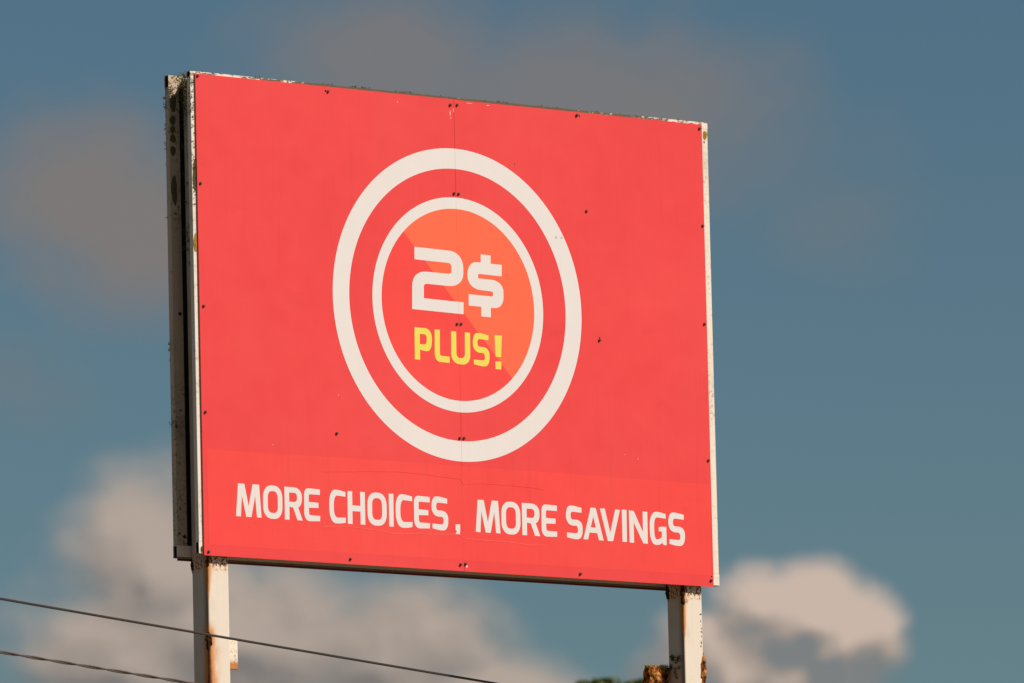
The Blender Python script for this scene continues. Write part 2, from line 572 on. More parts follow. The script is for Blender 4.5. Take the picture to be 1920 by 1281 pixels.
def outline(path, fx=None, segs=9):
    """corner list (x, z[, cut in, cut out]) to a smooth closed outline"""
    n = len(path)
    P = [Vector((p[0], p[1])) for p in path]
    out = []
    for i, p in enumerate(path):
        c = P[i]
        if len(p) == 2:
            out.append(c)
            continue
        a = c + (P[i - 1] - c) * p[2]
        b = c + (P[(i + 1) % n] - c) * p[3]
        h1 = a.lerp(c, 0.60); h2 = b.lerp(c, 0.60)
        for k in range(segs + 1):
            t = k / segs
            out.append((1 - t) ** 3 * a + 3 * (1 - t) ** 2 * t * h1 + 3 * (1 - t) * t * t * h2 + t ** 3 * b)
    # drop doubles
    res = []
    for v in out:
        if not res or (v - res[-1]).length > 1e-5:
            res.append(v)
    return [(fx(v.x) if fx else v.x, v.y) for v in res]


def circle(r, cx=0.0, cz=0.1515, n=160):
    return [(cx + r * math.cos(k * math.tau / n), cz + r * math.sin(k * math.tau / n)) for k in range(n)]


def lump(name, rx, ry, rz, mat, parent, loc, rough=0.35, freq=18, sub=3, seed=0):
    bm = bmesh.new()
    bmesh.ops.create_icosphere(bm, subdivisions=sub, radius=1.0)
    for v in bm.verts:
        q = Vector((v.co.x * rx, v.co.y * ry, v.co.z * rz))
        f = 1 + rough * noise.fractal(q * freq * 3 + Vector((seed * 3.1, seed, 0)), 1.0, 2.0, 4)
        v.co = q * f
    return link(name, mesh_of(bm, name, True), mat, parent, loc)


def tufts(name, spots, mat, parent, leaf=0.006, per=9):
    """small leafy sprigs: spots are (x, y, z, spread, outward vector)"""
    bm = bmesh.new()
    rnd = random.Random(len(spots) * 7 + int(leaf * 1e5))
    for (x, y, z, s, outv) in spots:
        outv = Vector(outv)
        for k in range(per):
            c = Vector((x + rnd.gauss(0, s), y + rnd.gauss(0, s), z + rnd.gauss(0, s * 1.2))) + outv * abs(rnd.gauss(0, s * 0.8))
            d = (outv + Vector((rnd.gauss(0, .7), rnd.gauss(0, .7), rnd.gauss(0, .7)))).normalized()
            u = d.orthogonal().normalized()
            u = Matrix.Rotation(rnd.uniform(0, 6.3), 3, d) @ u
            L = leaf * rnd.uniform(0.6, 1.5)
            vs = [bm.verts.new(c - d * L * 0.5), bm.verts.new(c + u * L * 0.35), bm.verts.new(c + d * L * 0.8), bm.verts.new(c - u * L * 0.35)]
            bm.faces.new(vs)
    return tag(link(name, mesh_of(bm, name), mat, parent), kind='stuff')


def patch(name, axis, c, ra, rb, mat, parent, seed=0, h=0.004):
    """a crust of lichen lying on a face: axis 'x' = on the left side face, 'y' = on the front face"""
    rnd = random.Random(seed)
    bm = bmesh.new()
    R, S = 5, 22
    ph = [rnd.uniform(0, 6.3) for _ in range(4)]
    grid = []
    for i in range(1, R + 1):
        ring = []
        for k in range(S):
            t = k * math.tau / S
            w_ = 0.95 + 0.08 * math.sin(2 * t + ph[0]) + 0.06 * math.sin(3 * t + ph[1]) + 0.04 * math.sin(7 * t + ph[2]) + rnd.uniform(-.05, .05)
            r = i / R * w_
            hh = h * (1 - (i / R) ** 3) * rnd.uniform(0.5, 1.3) if i < R else -0.0008
            ring.append((math.cos(t) * r * ra, math.sin(t) * r * rb, hh))
        grid.append(ring)
    def put(a, b_, hh):
        return (-hh, a, b_) if axis == 'x' else (a, -hh, b_)
    vc = bm.verts.new(put(0, 0, h))
    vr = [[bm.verts.new(put(*q)) for q in ring] for ring in grid]
    for k in range(S):
        bm.faces.new((vc, vr[0][k], vr[0][(k + 1) % S]))
        for i in range(R - 1):
            bm.faces.new((vr[i][k], vr[i + 1][k], vr[i + 1][(k + 1) % S], vr[i][(k + 1) % S]))
    return link(name, mesh_of(bm, name), mat, parent, c)


GLYPHS = {
 'M': [[[-1.4108,-0.8328],[-1.3717,-0.8324],[-1.3478,-0.9425],[-1.3214,-0.8324],[-1.2803,-0.8323],[-1.2689,-0.9963],[-1.297,-0.9963],[-1.3064,-0.8905],[-1.3316,-0.9964],[-1.3633,-0.9968],[-1.3882,-0.8912],[-1.3969,-0.9966],[-1.4265,-0.9964]]],
 'O': [[[-1.2574,-0.8318,0.37,0.44],[-1.1375,-0.8317,0.44,0.37],[-1.1386,-0.9981,0.37,0.44],[-1.2584,-0.998,0.44,0.37]],[[-1.2281,-0.8596,0.3,0.4],[-1.1667,-0.8598,0.4,0.3],[-1.1667,-0.9687,0.3,0.4],[-1.2289,-0.9685,0.4,0.3]]],
 'R': [[[-1.1242,-0.8332],[-1.0139,-0.8334,0.48,0.56],[-1.0174,-0.9228,0.36,0.95],[-1.0404,-0.933],[-1.014,-0.9971],[-1.0466,-0.9968],[-1.0715,-0.9352],[-1.0947,-0.9322],[-1.0957,-0.9969],[-1.1243,-0.9969]],[[-1.0951,-0.8611],[-1.0457,-0.8609,0.38,0.46],[-1.0481,-0.907,0.41,0.33],[-1.0953,-0.9065]]],
 'E': [[[-1.002,-0.8325,0.2,0.28],[-0.903,-0.8356],[-0.9037,-0.8632],[-0.9732,-0.8625,0.13,0.19],[-0.9742,-0.9013],[-0.9134,-0.903],[-0.9135,-0.9285],[-0.974,-0.9307],[-0.9728,-0.9674,0.34,0.16],[-0.9042,-0.9683],[-0.9058,-0.9946],[-1.0038,-0.999,0.38,0.27]]],
 'C': [[[-0.8456,-0.8316,0.41,0.66],[-0.7886,-0.8308,0.27,0.39],[-0.7435,-0.8398],[-0.7435,-0.8634],[-0.7863,-0.8605,0.29,0.37],[-0.8157,-0.8596,0.66,0.4],[-0.8198,-0.9715,0.47,0.33],[-0.7443,-0.968],[-0.7453,-0.9933],[-0.7743,-0.9991,0.43,0.22],[-0.8469,-1.0009,0.6,0.44]]],
 'H': [[[-0.7307,-0.8334],[-0.7009,-0.8333],[-0.7012,-0.904],[-0.651,-0.9038],[-0.6513,-0.8333],[-0.6215,-0.8332],[-0.6221,-0.9974],[-0.6513,-0.9972],[-0.6512,-0.9327],[-0.7017,-0.9329],[-0.7022,-0.9981],[-0.7319,-0.9977]]],
 'I': [[[-0.4712,-0.8331],[-0.4415,-0.8324],[-0.4435,-0.9976],[-0.4716,-0.9978]]],
 'S': [[[-0.2005,-0.8314,0.48,0.62],[-0.1521,-0.8295,0.3,0.35],[-0.1004,-0.8386],[-0.1011,-0.8634],[-0.1708,-0.8603,0.18,0.47],[-0.1716,-0.9005,0.47,0.17],[-0.0952,-0.9007,0.56,0.41],[-0.097,-0.9996,0.46,0.62],[-0.1505,-1.0009,0.24,0.39],[-0.1974,-0.9927],[-0.1967,-0.9687],[-0.1265,-0.9709,0.23,0.35],[-0.1257,-0.9317,0.48,0.19],[-0.2011,-0.9319,0.61,0.48]]],
 'comma': [[[-0.0501,-0.9653,0.09,0.11],[-0.0204,-0.9638,0.11,0.05],[-0.0226,-1.0165,0.22,0.42],[-0.0491,-1.0179,0.36,0.56],[-0.0488,-1.0065],[-0.0423,-1.0023],[-0.0431,-0.9973],[-0.05,-0.9947]]],
 'A': [[[0.8249,-0.8335],[0.8581,-0.8339],[0.9055,-0.9983],[0.875,-0.9982],[0.8639,-0.9625],[0.8141,-0.9621],[0.8035,-0.9976],[0.7731,-0.9977]],[[0.8406,-0.8781],[0.8563,-0.9348],[0.8226,-0.9344]]],
 'V': [[[0.8853,-0.8346],[0.9174,-0.8341],[0.9499,-0.9555],[0.9848,-0.8352],[1.017,-0.835],[0.9668,-0.9984],[0.9327,-0.9986]]],
 'N': [[[1.0749,-0.8351],[1.1064,-0.8349],[1.1647,-0.941],[1.1656,-0.835],[1.1963,-0.8355],[1.1951,-0.9997],[1.1655,-0.9993],[1.1053,-0.8959],[1.1047,-0.9992],[1.0754,-0.9994]]],
 'G': [[[1.2103,-0.8345,0.42,0.73],[1.2706,-0.8317,0.23,0.39],[1.3171,-0.8409],[1.3168,-0.8649],[1.2696,-0.8614,0.32,0.33],[1.2403,-0.8606,0.63,0.38],[1.2385,-0.9748,0.47,0.52],[1.2674,-0.9733,0.38,0.46],[1.2883,-0.9628],[1.2893,-0.9317],[1.2693,-0.9319],[1.2694,-0.9105],[1.286,-0.9074],[1.3196,-0.9065],[1.3193,-1.0009],[1.2995,-1.0004],[1.2902,-0.9901],[1.2719,-1.0018,0.43,0.18],[1.2101,-1.0043,0.62,0.44]]],
 '2': [[[-0.2734,0.4277],[0.0396,0.4224,0.3,0.48],[0.0333,0.2424,0.39,0.37],[-0.218,0.245,0.08,0.19],[-0.2201,0.1704],[0.0331,0.1661],[0.0314,0.1053],[-0.2964,0.1105],[-0.2906,0.3079,0.39,0.36],[-0.0401,0.3048,0.09,0.26],[-0.0386,0.3606,0.35,0.1],[-0.2744,0.3642]]],
 '$': [[[0.1506,0.4189],[0.214,0.418],[0.2128,0.3756],[0.2846,0.3746],[0.2828,0.3158],[0.1305,0.3187,0.06,0.35],[0.1298,0.2946,0.35,0.06],[0.2931,0.2932,0.49,0.42],[0.29,0.1518,0.4,0.69],[0.2081,0.1499],[0.2067,0.1014],[0.1448,0.1023],[0.1463,0.1515],[0.0662,0.1524],[0.0675,0.2104],[0.2233,0.2081,0.06,0.29],[0.2248,0.2335,0.29,0.06],[0.0601,0.2393,0.51,0.5],[0.064,0.3751,0.49,0.66],[0.1494,0.3777]]],
 'P': [[[-0.284,0.0197],[-0.1733,0.0181,0.4,0.46],[-0.1759,-0.0961,0.48,0.73],[-0.2176,-0.0982,0.19,0.44],[-0.2519,-0.0925],[-0.2528,-0.1439],[-0.2859,-0.1438]],[[-0.251,-0.0127],[-0.2068,-0.013,0.36,0.45],[-0.2093,-0.0645,0.45,0.31],[-0.2524,-0.0641]]],
 'L': [[[-0.1561,0.0167],[-0.1229,0.0161],[-0.1258,-0.1151,0.1,0.17],[-0.0641,-0.1165],[-0.0645,-0.1482],[-0.1593,-0.1462,0.36,0.26]]],
 'U': [[[-0.0511,0.0151],[-0.0184,0.0144],[-0.0203,-0.1186,0.18,0.42],[0.0338,-0.1194,0.42,0.18],[0.0368,0.0138],[0.0702,0.0132],[0.0681,-0.1511,0.31,0.41],[-0.0545,-0.1508,0.45,0.33]]],
 'excl': [[[0.2279,0.0122],[0.2744,0.0126],[0.2668,-0.0983,0.03,0.14],[0.2314,-0.0974,0.14,0.03]],[[0.2294,-0.1208,0.1,0.13],[0.2675,-0.1212,0.13,0.1],[0.2663,-0.161,0.08,0.11],[0.229,-0.1608,0.14,0.11]]],
}
# ------------------------------------------------------------------ ground
bm = bmesh.new()
G, NG = 3000.0, 24
gv = [[bm.verts.new((-G + 2 * G * i / NG, -G + 2 * G * j / NG, 0)) for j in range(NG + 1)] for i in range(NG + 1)]
for i in range(NG):
    for j in range(NG):
        bm.faces.new((gv[i][j], gv[i + 1][j], gv[i + 1][j + 1], gv[i][j + 1]))
tag(link('ground', mesh_of(bm, 'ground'), BOUNCE_SOIL), kind='structure')

# ------------------------------------------------------------------ the billboard
sign = bpy.data.objects.new('billboard', None)
COL.objects.link(sign)
sign.location = (0, 0, 0)
tag(sign, 'large red double-sided billboard with white rings on two rusty cream posts', 'billboard')


def part(name, label=None, kind=None):
    """an Empty under the billboard whose origin is the centre of the sign"""
    o = bpy.data.objects.new(name, None)
    COL.objects.link(o)
    o.parent = sign
    o.location = (0, 0, ZC)
    tag(o, label=label, kind=kind)
    return o


# posts (object origin at the front left arris, at the height of the sign centre)
TOPZ = 1.195
post_objs = []
for px, wd, spot, amt, fl, wp, lab in ((-1.573, 0.130, -1.612, 1.2, 0.22, True, 'cream post with a rust hole below the sign'),
                               (1.457, 0.126, -1.245, 1.0, 0.30, False, 'cream post with rusted stubs beside it')):
    pm = material('post_cream_paint', post_build(spot, -1.215, amt, fl, wp))
    bm = box_bm(0, wd, 0, 0.133, -ZC - 0.4, TOPZ, bevel=0.009, segs=4)
    po = link('post', mesh_of(bm, 'post'), pm, sign, (px, 0.045, ZC))
    tag(po, label=lab)
    post_objs.append(po)
for po in post_objs:
    for f in po.data.polygons:
        f.use_smooth = len(f.vertices) == 4 and f.area < 0.2

# front frame: hollow rails with open ends, stiles between them
FX0, FX1, FZ0, FZ1 = -1.650, 1.672, -1.192, 1.213
ff = part('front_frame')
tube_x('top_rail', FX0, FX1, 0.010, 0.040, FZ1 - 0.032, FZ1, 0.003, TOP_PAINT, ff)
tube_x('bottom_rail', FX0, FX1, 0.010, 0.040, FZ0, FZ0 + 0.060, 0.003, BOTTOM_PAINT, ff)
for x0, x1 in ((FX0 + 0.001, FX0 + 0.055), (-0.03, 0.03), (FX1 - 0.055, FX1 - 0.001)):
    box('stile', (x0, x1, 0.0105, 0.0395, FZ0 + 0.0605, FZ1 - 0.0325), FRAME_PAINT, ff, 0.002)
# dark plugs standing in for the shade inside the open rail ends
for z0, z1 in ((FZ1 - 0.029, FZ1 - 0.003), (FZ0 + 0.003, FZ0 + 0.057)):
    box('rail_shade_plug', (FX0 + 0.004, FX1 - 0.004, 0.0131, 0.0369, z0 + 0.0001, z1 - 0.0001), DARK, ff)
# rear frame
rf = part('rear_frame')
RX0, RX1, RZ0, RZ1 = -1.652, 1.668, -1.195, 1.216
tube_x('top_rail', RX0, RX1, 0.188, 0.222, RZ1 - 0.062, RZ1, 0.003, REAR_PAINT, rf)
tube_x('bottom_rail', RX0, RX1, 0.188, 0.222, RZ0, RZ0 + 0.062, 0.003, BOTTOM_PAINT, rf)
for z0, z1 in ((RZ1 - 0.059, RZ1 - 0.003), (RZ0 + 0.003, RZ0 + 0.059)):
    box('rail_shade_plug', (RX0 + 0.004, RX1 - 0.004, 0.1911, 0.2189, z0 + 0.0001, z1 - 0.0001), DARK, rf)  # dark plug in place of the shade inside the rear rails
for x0, x1 in ((RX0 + 0.001, -1.587), (1.603, RX1 - 0.001)):
    box('stile', (x0, x1, 0.1885, 0.2215, RZ0 + 0.0625, RZ1 - 0.0625), REAR_PAINT, rf, 0.002)
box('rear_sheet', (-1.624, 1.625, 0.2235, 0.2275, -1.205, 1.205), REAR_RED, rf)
box('gap_shade_sheet', (-1.5865, 1.6025, 0.205, 0.2095, RZ0 + 0.063, RZ1 - 0.063), LICHEN_SHADE, rf)  # dark sheet added to stand in for the shade in the gap
# bearers that tie both frames to the posts
for z in (-1.05, -0.3, 0.45, 1.02):
    box('cross_bearer', (-1.56, 1.57, 0.1785, 0.1880, z, z + 0.06), REAR_PAINT, rf)
for z in (-0.9, 0.0, 0.9):
    for x0 in (-1.54, 1.48):
        box('spacer_block', (x0, x0 + 0.06, 0.0403, 0.0447, z, z + 0.08), REAR_PAINT, rf)

# face sheets
panels = part('face')
tag(panels, label='red face of two sheets with white rings and lettering')
HALF, SG = 1.6252, 0.0009
pl = box('panel', (-HALF, -SG, 0.0, 0.004, -1.2, 1.2), RED, panels)
pr = box('panel', (SG, HALF, 0.0, 0.004, -1.2005, 1.1985), RED, panels)
for p, x in ((pl, -1), (pr, 1)):
    pass

# printed film on the sheets
mark = part('ring_emblem', 'white double ring with a red and orange disc reading 2$ PLUS!')
film('outer_ring', [circle(0.7965), circle(0.6926)], -0.0001, WHITE, mark, gap=0.0004)
film('inner_ring', [circle(0.5468), circle(0.4882)], -0.0001, WHITE, mark, gap=0.0002)
C0 = (0.0, 0.1515)
pa, pb = (-0.3398, 0.4976), (0.3363, -0.2016)
a0 = math.atan2(pa[1] - C0[1], pa[0] - C0[0]); a1 = math.atan2(pb[1] - C0[1], pb[0] - C0[0])
RI = 0.4884
arc = [(RI * math.cos(a1 + (a0 - a1) * k / 90), C0[1] + RI * math.sin(a1 + (a0 - a1) * k / 90)) for k in range(91)]
arc2 = [(RI * math.cos(a0 + (a1 + math.tau - a0) * k / 90), C0[1] + RI * math.sin(a0 + (a1 + math.tau - a0) * k / 90)) for k in range(91)]
film('orange_segment', [arc], -0.0001, ORANGE, mark, gap=0.0004)
film('red_segment', [arc2], -0.0001, DISC_RED, mark, gap=0.0004)


def glyph(key, mat, parent, y, box_=None, gap=0.0):
    loops = GLYPHS[key]
    fx = None
    fz = None
    if box_:
        xs = [p[0] for l in loops for p in l]; zs = [p[1] for l in loops for p in l]
        x0, x1 = min(xs), max(xs); z0, z1 = min(zs), max(zs)
        fx = lambda x: box_[0] + (x - x0) / (x1 - x0) * (box_[1] - box_[0])
        if len(box_) == 4:
            fz = lambda z: box_[2] + (z - z0) / (z1 - z0) * (box_[3] - box_[2])
    lps = [outline(l, fx) for l in loops]
    if fz:
        lps = [[(x, fz(z)) for x, z in l] for l in lps]
    nm = {'2': 'numeral', '$': 'dollar_sign', 'comma': 'comma', 'excl': 'exclamation_mark'}.get(key, 'letter')
    return film(nm, lps, y, mat, parent, gap=gap)


YD = -0.0005
glyph('2', WHITE, mark, YD, gap=0.0002)
glyph('$', WHITE, mark, YD)
for k in 'PL':
    glyph(k, YELLOW, mark, YD)
glyph('U', YELLOW, mark, YD, gap=0.0002)
glyph('S', YELLOW, mark, YD, (0.0865, 0.1936, -0.1525, 0.0165))
glyph('excl', YELLOW, mark, YD)

band = part('slogan_strip', 'brighter red strip reading MORE CHOICES, MORE SAVINGS')
film('strip', [[(-1.600, -0.674), (-0.8, -0.669), (0.0, -0.668), (0.8, -0.669), (1.618, -0.672), (1.6115, -1.1435), (0.0, -1.1445), (-1.597, -1.1475)]],
     -0.0001, BRIGHT_RED, band, gap=0.0002)
for k in 'MOREC H'.replace(' ', ''):
    glyph(k, WHITE, band, YD)
for k, bx in (('O', (-0.6074, -0.4853)), ('I', None), ('C', (-0.4294, -0.3233)), ('E', (-0.3135, -0.2115)), ('S', None), ('comma', None),
              ('M', (0.0783, 0.2369)), ('O', (0.2441, 0.3679)), ('R', (0.3780, 0.4935)), ('E', (0.5025, 0.6050)), ('S', (0.6624, 0.7706)),
              ('A', None), ('V', None), ('I', (1.0285, 1.0600)), ('N', None), ('G', None), ('S', (1.3335, 1.4425))):
    glyph(k, WHITE, band, YD, bx)


def ridge(name, pts, wdt, mat):
    ups = [(x, z + wdt / 2) for x, z in pts]
    dns = [(x, z - wdt / 2) for x, z in reversed(pts)]
    return film(name, [ups + dns], -0.00042, mat, band, thick=0.0012)


RT = [(-0.877, -0.745), (-0.766, -0.739), (-0.599, -0.727), (-0.413, -0.719), (-0.228, -0.722), (-0.143, -0.728), (-0.065, -0.732), (-0.017, -0.732), (-0.001, -0.758), (0.129, -0.749), (0.318, -0.749), (0.455, -0.752), (0.524, -0.759)]
RB = [(-0.884, -1.021), (-0.774, -1.012), (-0.64, -1.016), (-0.523, -1.023), (-0.456, -1.033), (-0.337, -1.027), (-0.202, -1.023), (-0.032, -1.015), (-0.005, -1.026), (0.012, -1.034), (0.138, -1.037), (0.275, -1.037), (0.412, -1.045), (0.522, -1.042)]
ridge('film_crease', RT, 0.0026, DISC_RED)
ridge('film_crease', RB, 0.0034, RIDGE)

# screws: flanged hexagon heads
bm = bmesh.new()
def lathe(rings, sides):
    prev = None
    for r, y in rings:
        ring = [bm.verts.new((r * math.cos(k * math.tau / sides), y, r * math.sin(k * math.tau / sides))) for k in range(sides)]
        if prev:
            for k in range(sides):
                bm.faces.new((prev[k], prev[(k + 1) % sides], ring[(k + 1) % sides], ring[k]))
        prev = ring
    bm.faces.new(prev)
lathe([(0.0094, 0.0), (0.0094, -0.0022), (0.0078, -0.0036)], 12)
lathe([(0.0073, -0.003), (0.0071, -0.0125), (0.0052, -0.0145)], 6)
SCREW_ME = mesh_of(bm, 'screw')
SCREW_ME.materials.append(SCREW)
SCREWS = [(-1.611, 1.189), (-1.606, 0.651), (-1.601, 0.039), (-1.603, -0.489), (-1.599, -1.182), (-0.8, 1.175), (-0.024, 1.17), (0.02, 1.173), (0.797, 1.182), (1.609, 1.177), (1.613, 0.67), (1.608, 0.159), (1.61, -0.548), (1.608, -1.168), (-0.012, 0.718), (0.017, 0.718), (-0.012, 0.053), (0.014, 0.055), (-0.011, -0.527), (0.016, -0.525), (-0.721, -1.174), (-0.024, -1.167), (0.008, -1.163), (0.747, -1.176), (-0.79, -0.548), (0.845, 0.69), (0.91, 0.03)]
for x, z in SCREWS:
    on_disc = abs(z - 0.053) < 0.01 and abs(x) < 0.1
    s = link('screw', SCREW_ME, None, panels, (x, -0.0003 if on_disc else 0.0, z))
    s.rotation_euler.y = random.uniform(0, 1.05)
    s.scale = (0.88, random.uniform(0.8, 1.0), 0.88)


def dot(name, x, z, rx, rz, mat, parent=panels, y=-0.0001):
    return film(name, [[(x + rx * math.cos(k * math.tau / 10), z + rz * math.sin(k * math.tau / 10)) for k in range(10)]], y, mat, parent, 0.0002)


for x, z, r in ((-0.815, 1.177, .0055), (0.814, 1.18, .005), (1.611, -1.148, .004), (0.912, 0.042, .0045), (0.384, 0.899, .003), (0.381, 0.885, .0015)):
    dot('screw_hole', x, z, r, r, DARK)
for x, z, rx, rz in ((-1.189, -0.627, .0022, .002), (-0.773, -0.354, .002, .002), (1.1464, -0.5664, .002, .002), (1.0593, -0.5494, .0015, .0015),
                     (-0.0245, 1.128, .0018, .014), (-0.0228, 1.105, .0015, .004), (-0.003, 1.145, .0015, .012), (0.017, -1.174, .0045, .007), (-0.36, 1.158, .003, .002), (0.10, 1.188, .02, .0012), (0.22, 1.187, .012, .001)):
    dot('paint_chip', x, z, rx, rz, CHIP)
STAIN = flat_mat('faint_stain', (0.50, 0.44, 0.41), 0.5)
for x in (0.643, 0.678):
    dot('filled_hole', x, 0.541, .0075, .0065, STAIN, mark, -0.00045)

# growth on the left edges
SIDE = [(-1.6247, 1.0767, 0.023, 0.049, 0), (-1.630, 0.9896, 0.020, 0.030, 0), (-1.631, 0.944, 0.017, 0.022, 0), (-1.630, 0.8984, 0.019, 0.027, 0), (-1.631, 0.8369, 0.018, 0.030, 0), (-1.628, 0.6387, 0.021, 0.079, 0), (-1.6066, 0.022, 0.012, 0.010, 2), (-1.642, -0.5425, 0.008, 0.012, 1), (-1.6045, -1.0889, 0.012, 0.010, 2), (-1.636, -1.075, 0.009, 0.008, 1), (-1.62, 0.52, 0.004, 0.005, 2), (-1.612, -0.46, 0.004, 0.006, 2), (-1.628, -0.95, 0.005, 0.008, 1)]
for i, (x, z, ra, rb, k) in enumerate(SIDE):
    patch('lichen', 'y', (x, 0.1885, z), ra, rb, (OLIVE, OLIVE, LICHEN_SHADE)[k], rf, i)
for i, (x, z, ra, rb, mt) in enumerate(((-1.6345, 0.6855, 0.012, 0.082, OLIVE), (-1.636, 0.353, 0.012, 0.057, YLICHEN), (1.6533, 1.1472, 0.017, 0.026, YLICHEN), (-1.634, -1.1718, 0.008, 0.020, OLIVE), (1.6467, 1.1105, 0.005, 0.008, YLICHEN))):
    patch('lichen', 'y', (x, 0.0100, z), ra, rb, mt, ff, 20 + i, 0.003)
rnd = random.Random(3)
sp = []
for k in range(60):       # moss packed behind the front frame at the top left
    sp.append((rnd.uniform(-1.648, -1.585), rnd.uniform(0.045, 0.15), 1.200 - abs(rnd.gauss(0, 0.05)), 0.009, (-0.6, -0.3, 0.4)))
for k in range(60):
    sp.append((rnd.uniform(-1.605, -1.578), rnd.uniform(0.05, 0.16), 1.17 - abs(rnd.gauss(0, 0.20)), 0.008, (-0.8, -0.3, 0.2)))
for k in range(26):
    sp.append((rnd.uniform(-1.60, -1.575), rnd.uniform(0.06, 0.16), rnd.choice([0.62, 0.45, 0.36, 0.30]) + rnd.gauss(0, 0.03), 0.006, (-0.8, 0, 0.2)))
tufts('moss', sp, MOSS, rf, 0.006, 15)
sp = []
for k in range(60):       # sprigs on the sunlit strip of the front frame
    z = 1.17 - abs(rnd.gauss(0, 0.33))
    sp.append((-1.650 + rnd.uniform(0, 0.022), 0.009, z, 0.003, (-0.2, -1, 0.2)))
for k in range(14):
    sp.append((-1.651, rnd.uniform(0.010, 0.035), 1.12 - abs(rnd.gauss(0, 0.2)), 0.004, (-1, -0.2, 0.2)))
tufts('moss', sp, MOSS, ff, 0.005, 7)
sp = []
for k in range(26):       # sprigs on the back left edge, seen against the sky
    sp.append((-1.6525, 0.219, rnd.choice([1.10, 1.07, 1.04, 1.0, 0.95, 0.86, 0.78, 0.52, 0.49, -0.16, -0.54, -1.0]) + rnd.gauss(0, 0.02), 0.0028, (-0.6, 0.8, 0.2)))
tufts('moss', sp, MOSS, rf, 0.0055, 6)
sp = []
for k in range(60):       # crumbs along the top rail
    x = rnd.choice([-0.62, -0.57, -0.79, 0.28, -0.3]) + rnd.gauss(0, 0.04) if k < 30 else rnd.uniform(-1.6, 1.66)
    sp.append((x, 0.012, 1.213, 0.002, (0, -0.4, 1)))
tufts('moss', sp, OLIVE, ff, 0.0045, 6)

# rusted stubs and lumps on the posts
lp, rp = post_objs
box('stub_bracket', (0.1305, 0.248, 0.096, 0.112, -1.740, -1.594), None, lp, 0.004)
STUBP = material('stub_paint', painted_steel((0.74, 0.68, 0.58), 0.2, 0.2))
def stub_build(n, b, p):
    x, y, z = n.sep(p)
    f = n.noise(p, 40, 5, 0.65)
    s = n.noise(p, 130, 3, 0.6)
    r = n.ramp(n.add(z, n.mul(n.sub(f, 0.5), 0.06)), -1.685, -1.715)
    col = n.mix(n.ramp(s, 0.60, 0.66), (0.76, 0.69, 0.58), (0.10, 0.05, 0.03))
    col = n.mix(r, col, n.mix(f, (0.30, 0.09, 0.02), (0.62, 0.27, 0.06)))
    n.put(b.inputs['Base Color'], col)
    b.inputs['Roughness'].default_value = 0.7
lp.children[-1].data.materials.clear()
lp.children[-1].data.materials.append(material('rust_ended_bracket', stub_build))
lump('rust_spot', 0.017, 0.013, 0.040, DARK_RUST, lp, (0.001, 0.001, -1.618), 0.5, 20, 4, 1)
lump('rust_flake', 0.008, 0.016, 0.040, DARK_RUST, lp, (0.004, 0.128, -1.232), 0.5, 16, 3, 2)
lump('rust_flake', 0.007, 0.009, 0.030, DARK_RUST, lp, (0.002, 0.004, -1.225), 0.5, 16, 3, 6)
bm = bmesh.new()
bmesh.ops.create_cone(bm, cap_ends=True, segments=10, radius1=0.006, radius2=0.005, depth=0.008, matrix=Matrix.Translation((0.004, -0.013, -1.600)) @ Matrix.Rotation(math.pi / 2, 4, 'X'))
link('bolt', mesh_of(bm, 'bolt'), SCREW, lp)


def jagged(name, dims, mat, parent, amp=0.01, freq=40, cuts=10, seed=0):
    bm = box_bm(*dims)
    bmesh.ops.subdivide_edges(bm, edges=bm.edges[:], cuts=cuts, use_grid_fill=True)
    for v in bm.verts:
        q = v.co * freq + Vector((seed, seed * 2.3, 0))
        v.co += noise.noise_vector(q) * amp + noise.noise_vector(q * 2.7) * amp * 0.5
    return link(name, mesh_of(bm, name, False), mat, parent)


# coordinates below are in the right post's own frame
jagged('rusted_stub', (-0.150, -0.090, 0.112, 0.150, -1.80, -1.604), RUST, rp, 0.012, 26, 16, 1)
jagged('rusted_stub', (-0.090, 0.002, 0.125, 0.150, -1.80, -1.606), RUST, rp, 0.010, 26, 14, 2)
lump('rust_flake', 0.020, 0.016, 0.085, RUST, rp, (0.122, 0.006, -1.640), 0.5, 12, 4, 3)
lump('rust_flake', 0.012, 0.012, 0.048, DARK_RUST, rp, (0.000, 0.004, -1.245), 0.5, 14, 4, 4)
lump('rust_flake', 0.007, 0.016, 0.040, DARK_RUST, rp, (0.002, 0.125, -1.225), 0.5, 16, 3, 5)
sp = []
for k in range(34):
    sp.append((rnd.uniform(-0.155, 0.0) if k < 12 else rnd.uniform(-0.09, 0.0), rnd.uniform(0.110, 0.135), -1.606 - abs(rnd.gauss(0, 0.012)), 0.005, (0, -0.9, 0.5)))
for k in range(26):
    sp.append((-0.002, rnd.uniform(0.03, 0.11), -1.55 - abs(rnd.gauss(0, 0.06)), 0.004, (-1, 0, 0.2)))
tufts('moss', sp, MOSS, rp, 0.0055, 18)
for i, (x, z, ra, rb) in enumerate(((-0.105, -1.655, 0.016, 0.018), (-0.145, -1.61, 0.012, 0.012))):
    patch('lichen', 'y', (x, 0.108, z), ra, rb, YLICHEN, rp, 40 + i, 0.006)
patch('lichen', 'y', (0.020, 0.0, -1.272), 0.014, 0.018, material('tan_crust', painted_steel((0.50, 0.33, 0.16), 0.5, 0.6)), rp, 50, 0.002)
for i in range(22):
    z = rnd.uniform(-1.51, -1.33)
    patch('lichen', 'y', (0.1145 + rnd.gauss(0, 0.0035) - 0.00003 * i, 0.0, z), rnd.uniform(0.0015, 0.004), rnd.uniform(0.002, 0.006), (YLICHEN, OLIVE, LICHEN_SHADE)[i % 3], rp, 70 + i, 0.0018)

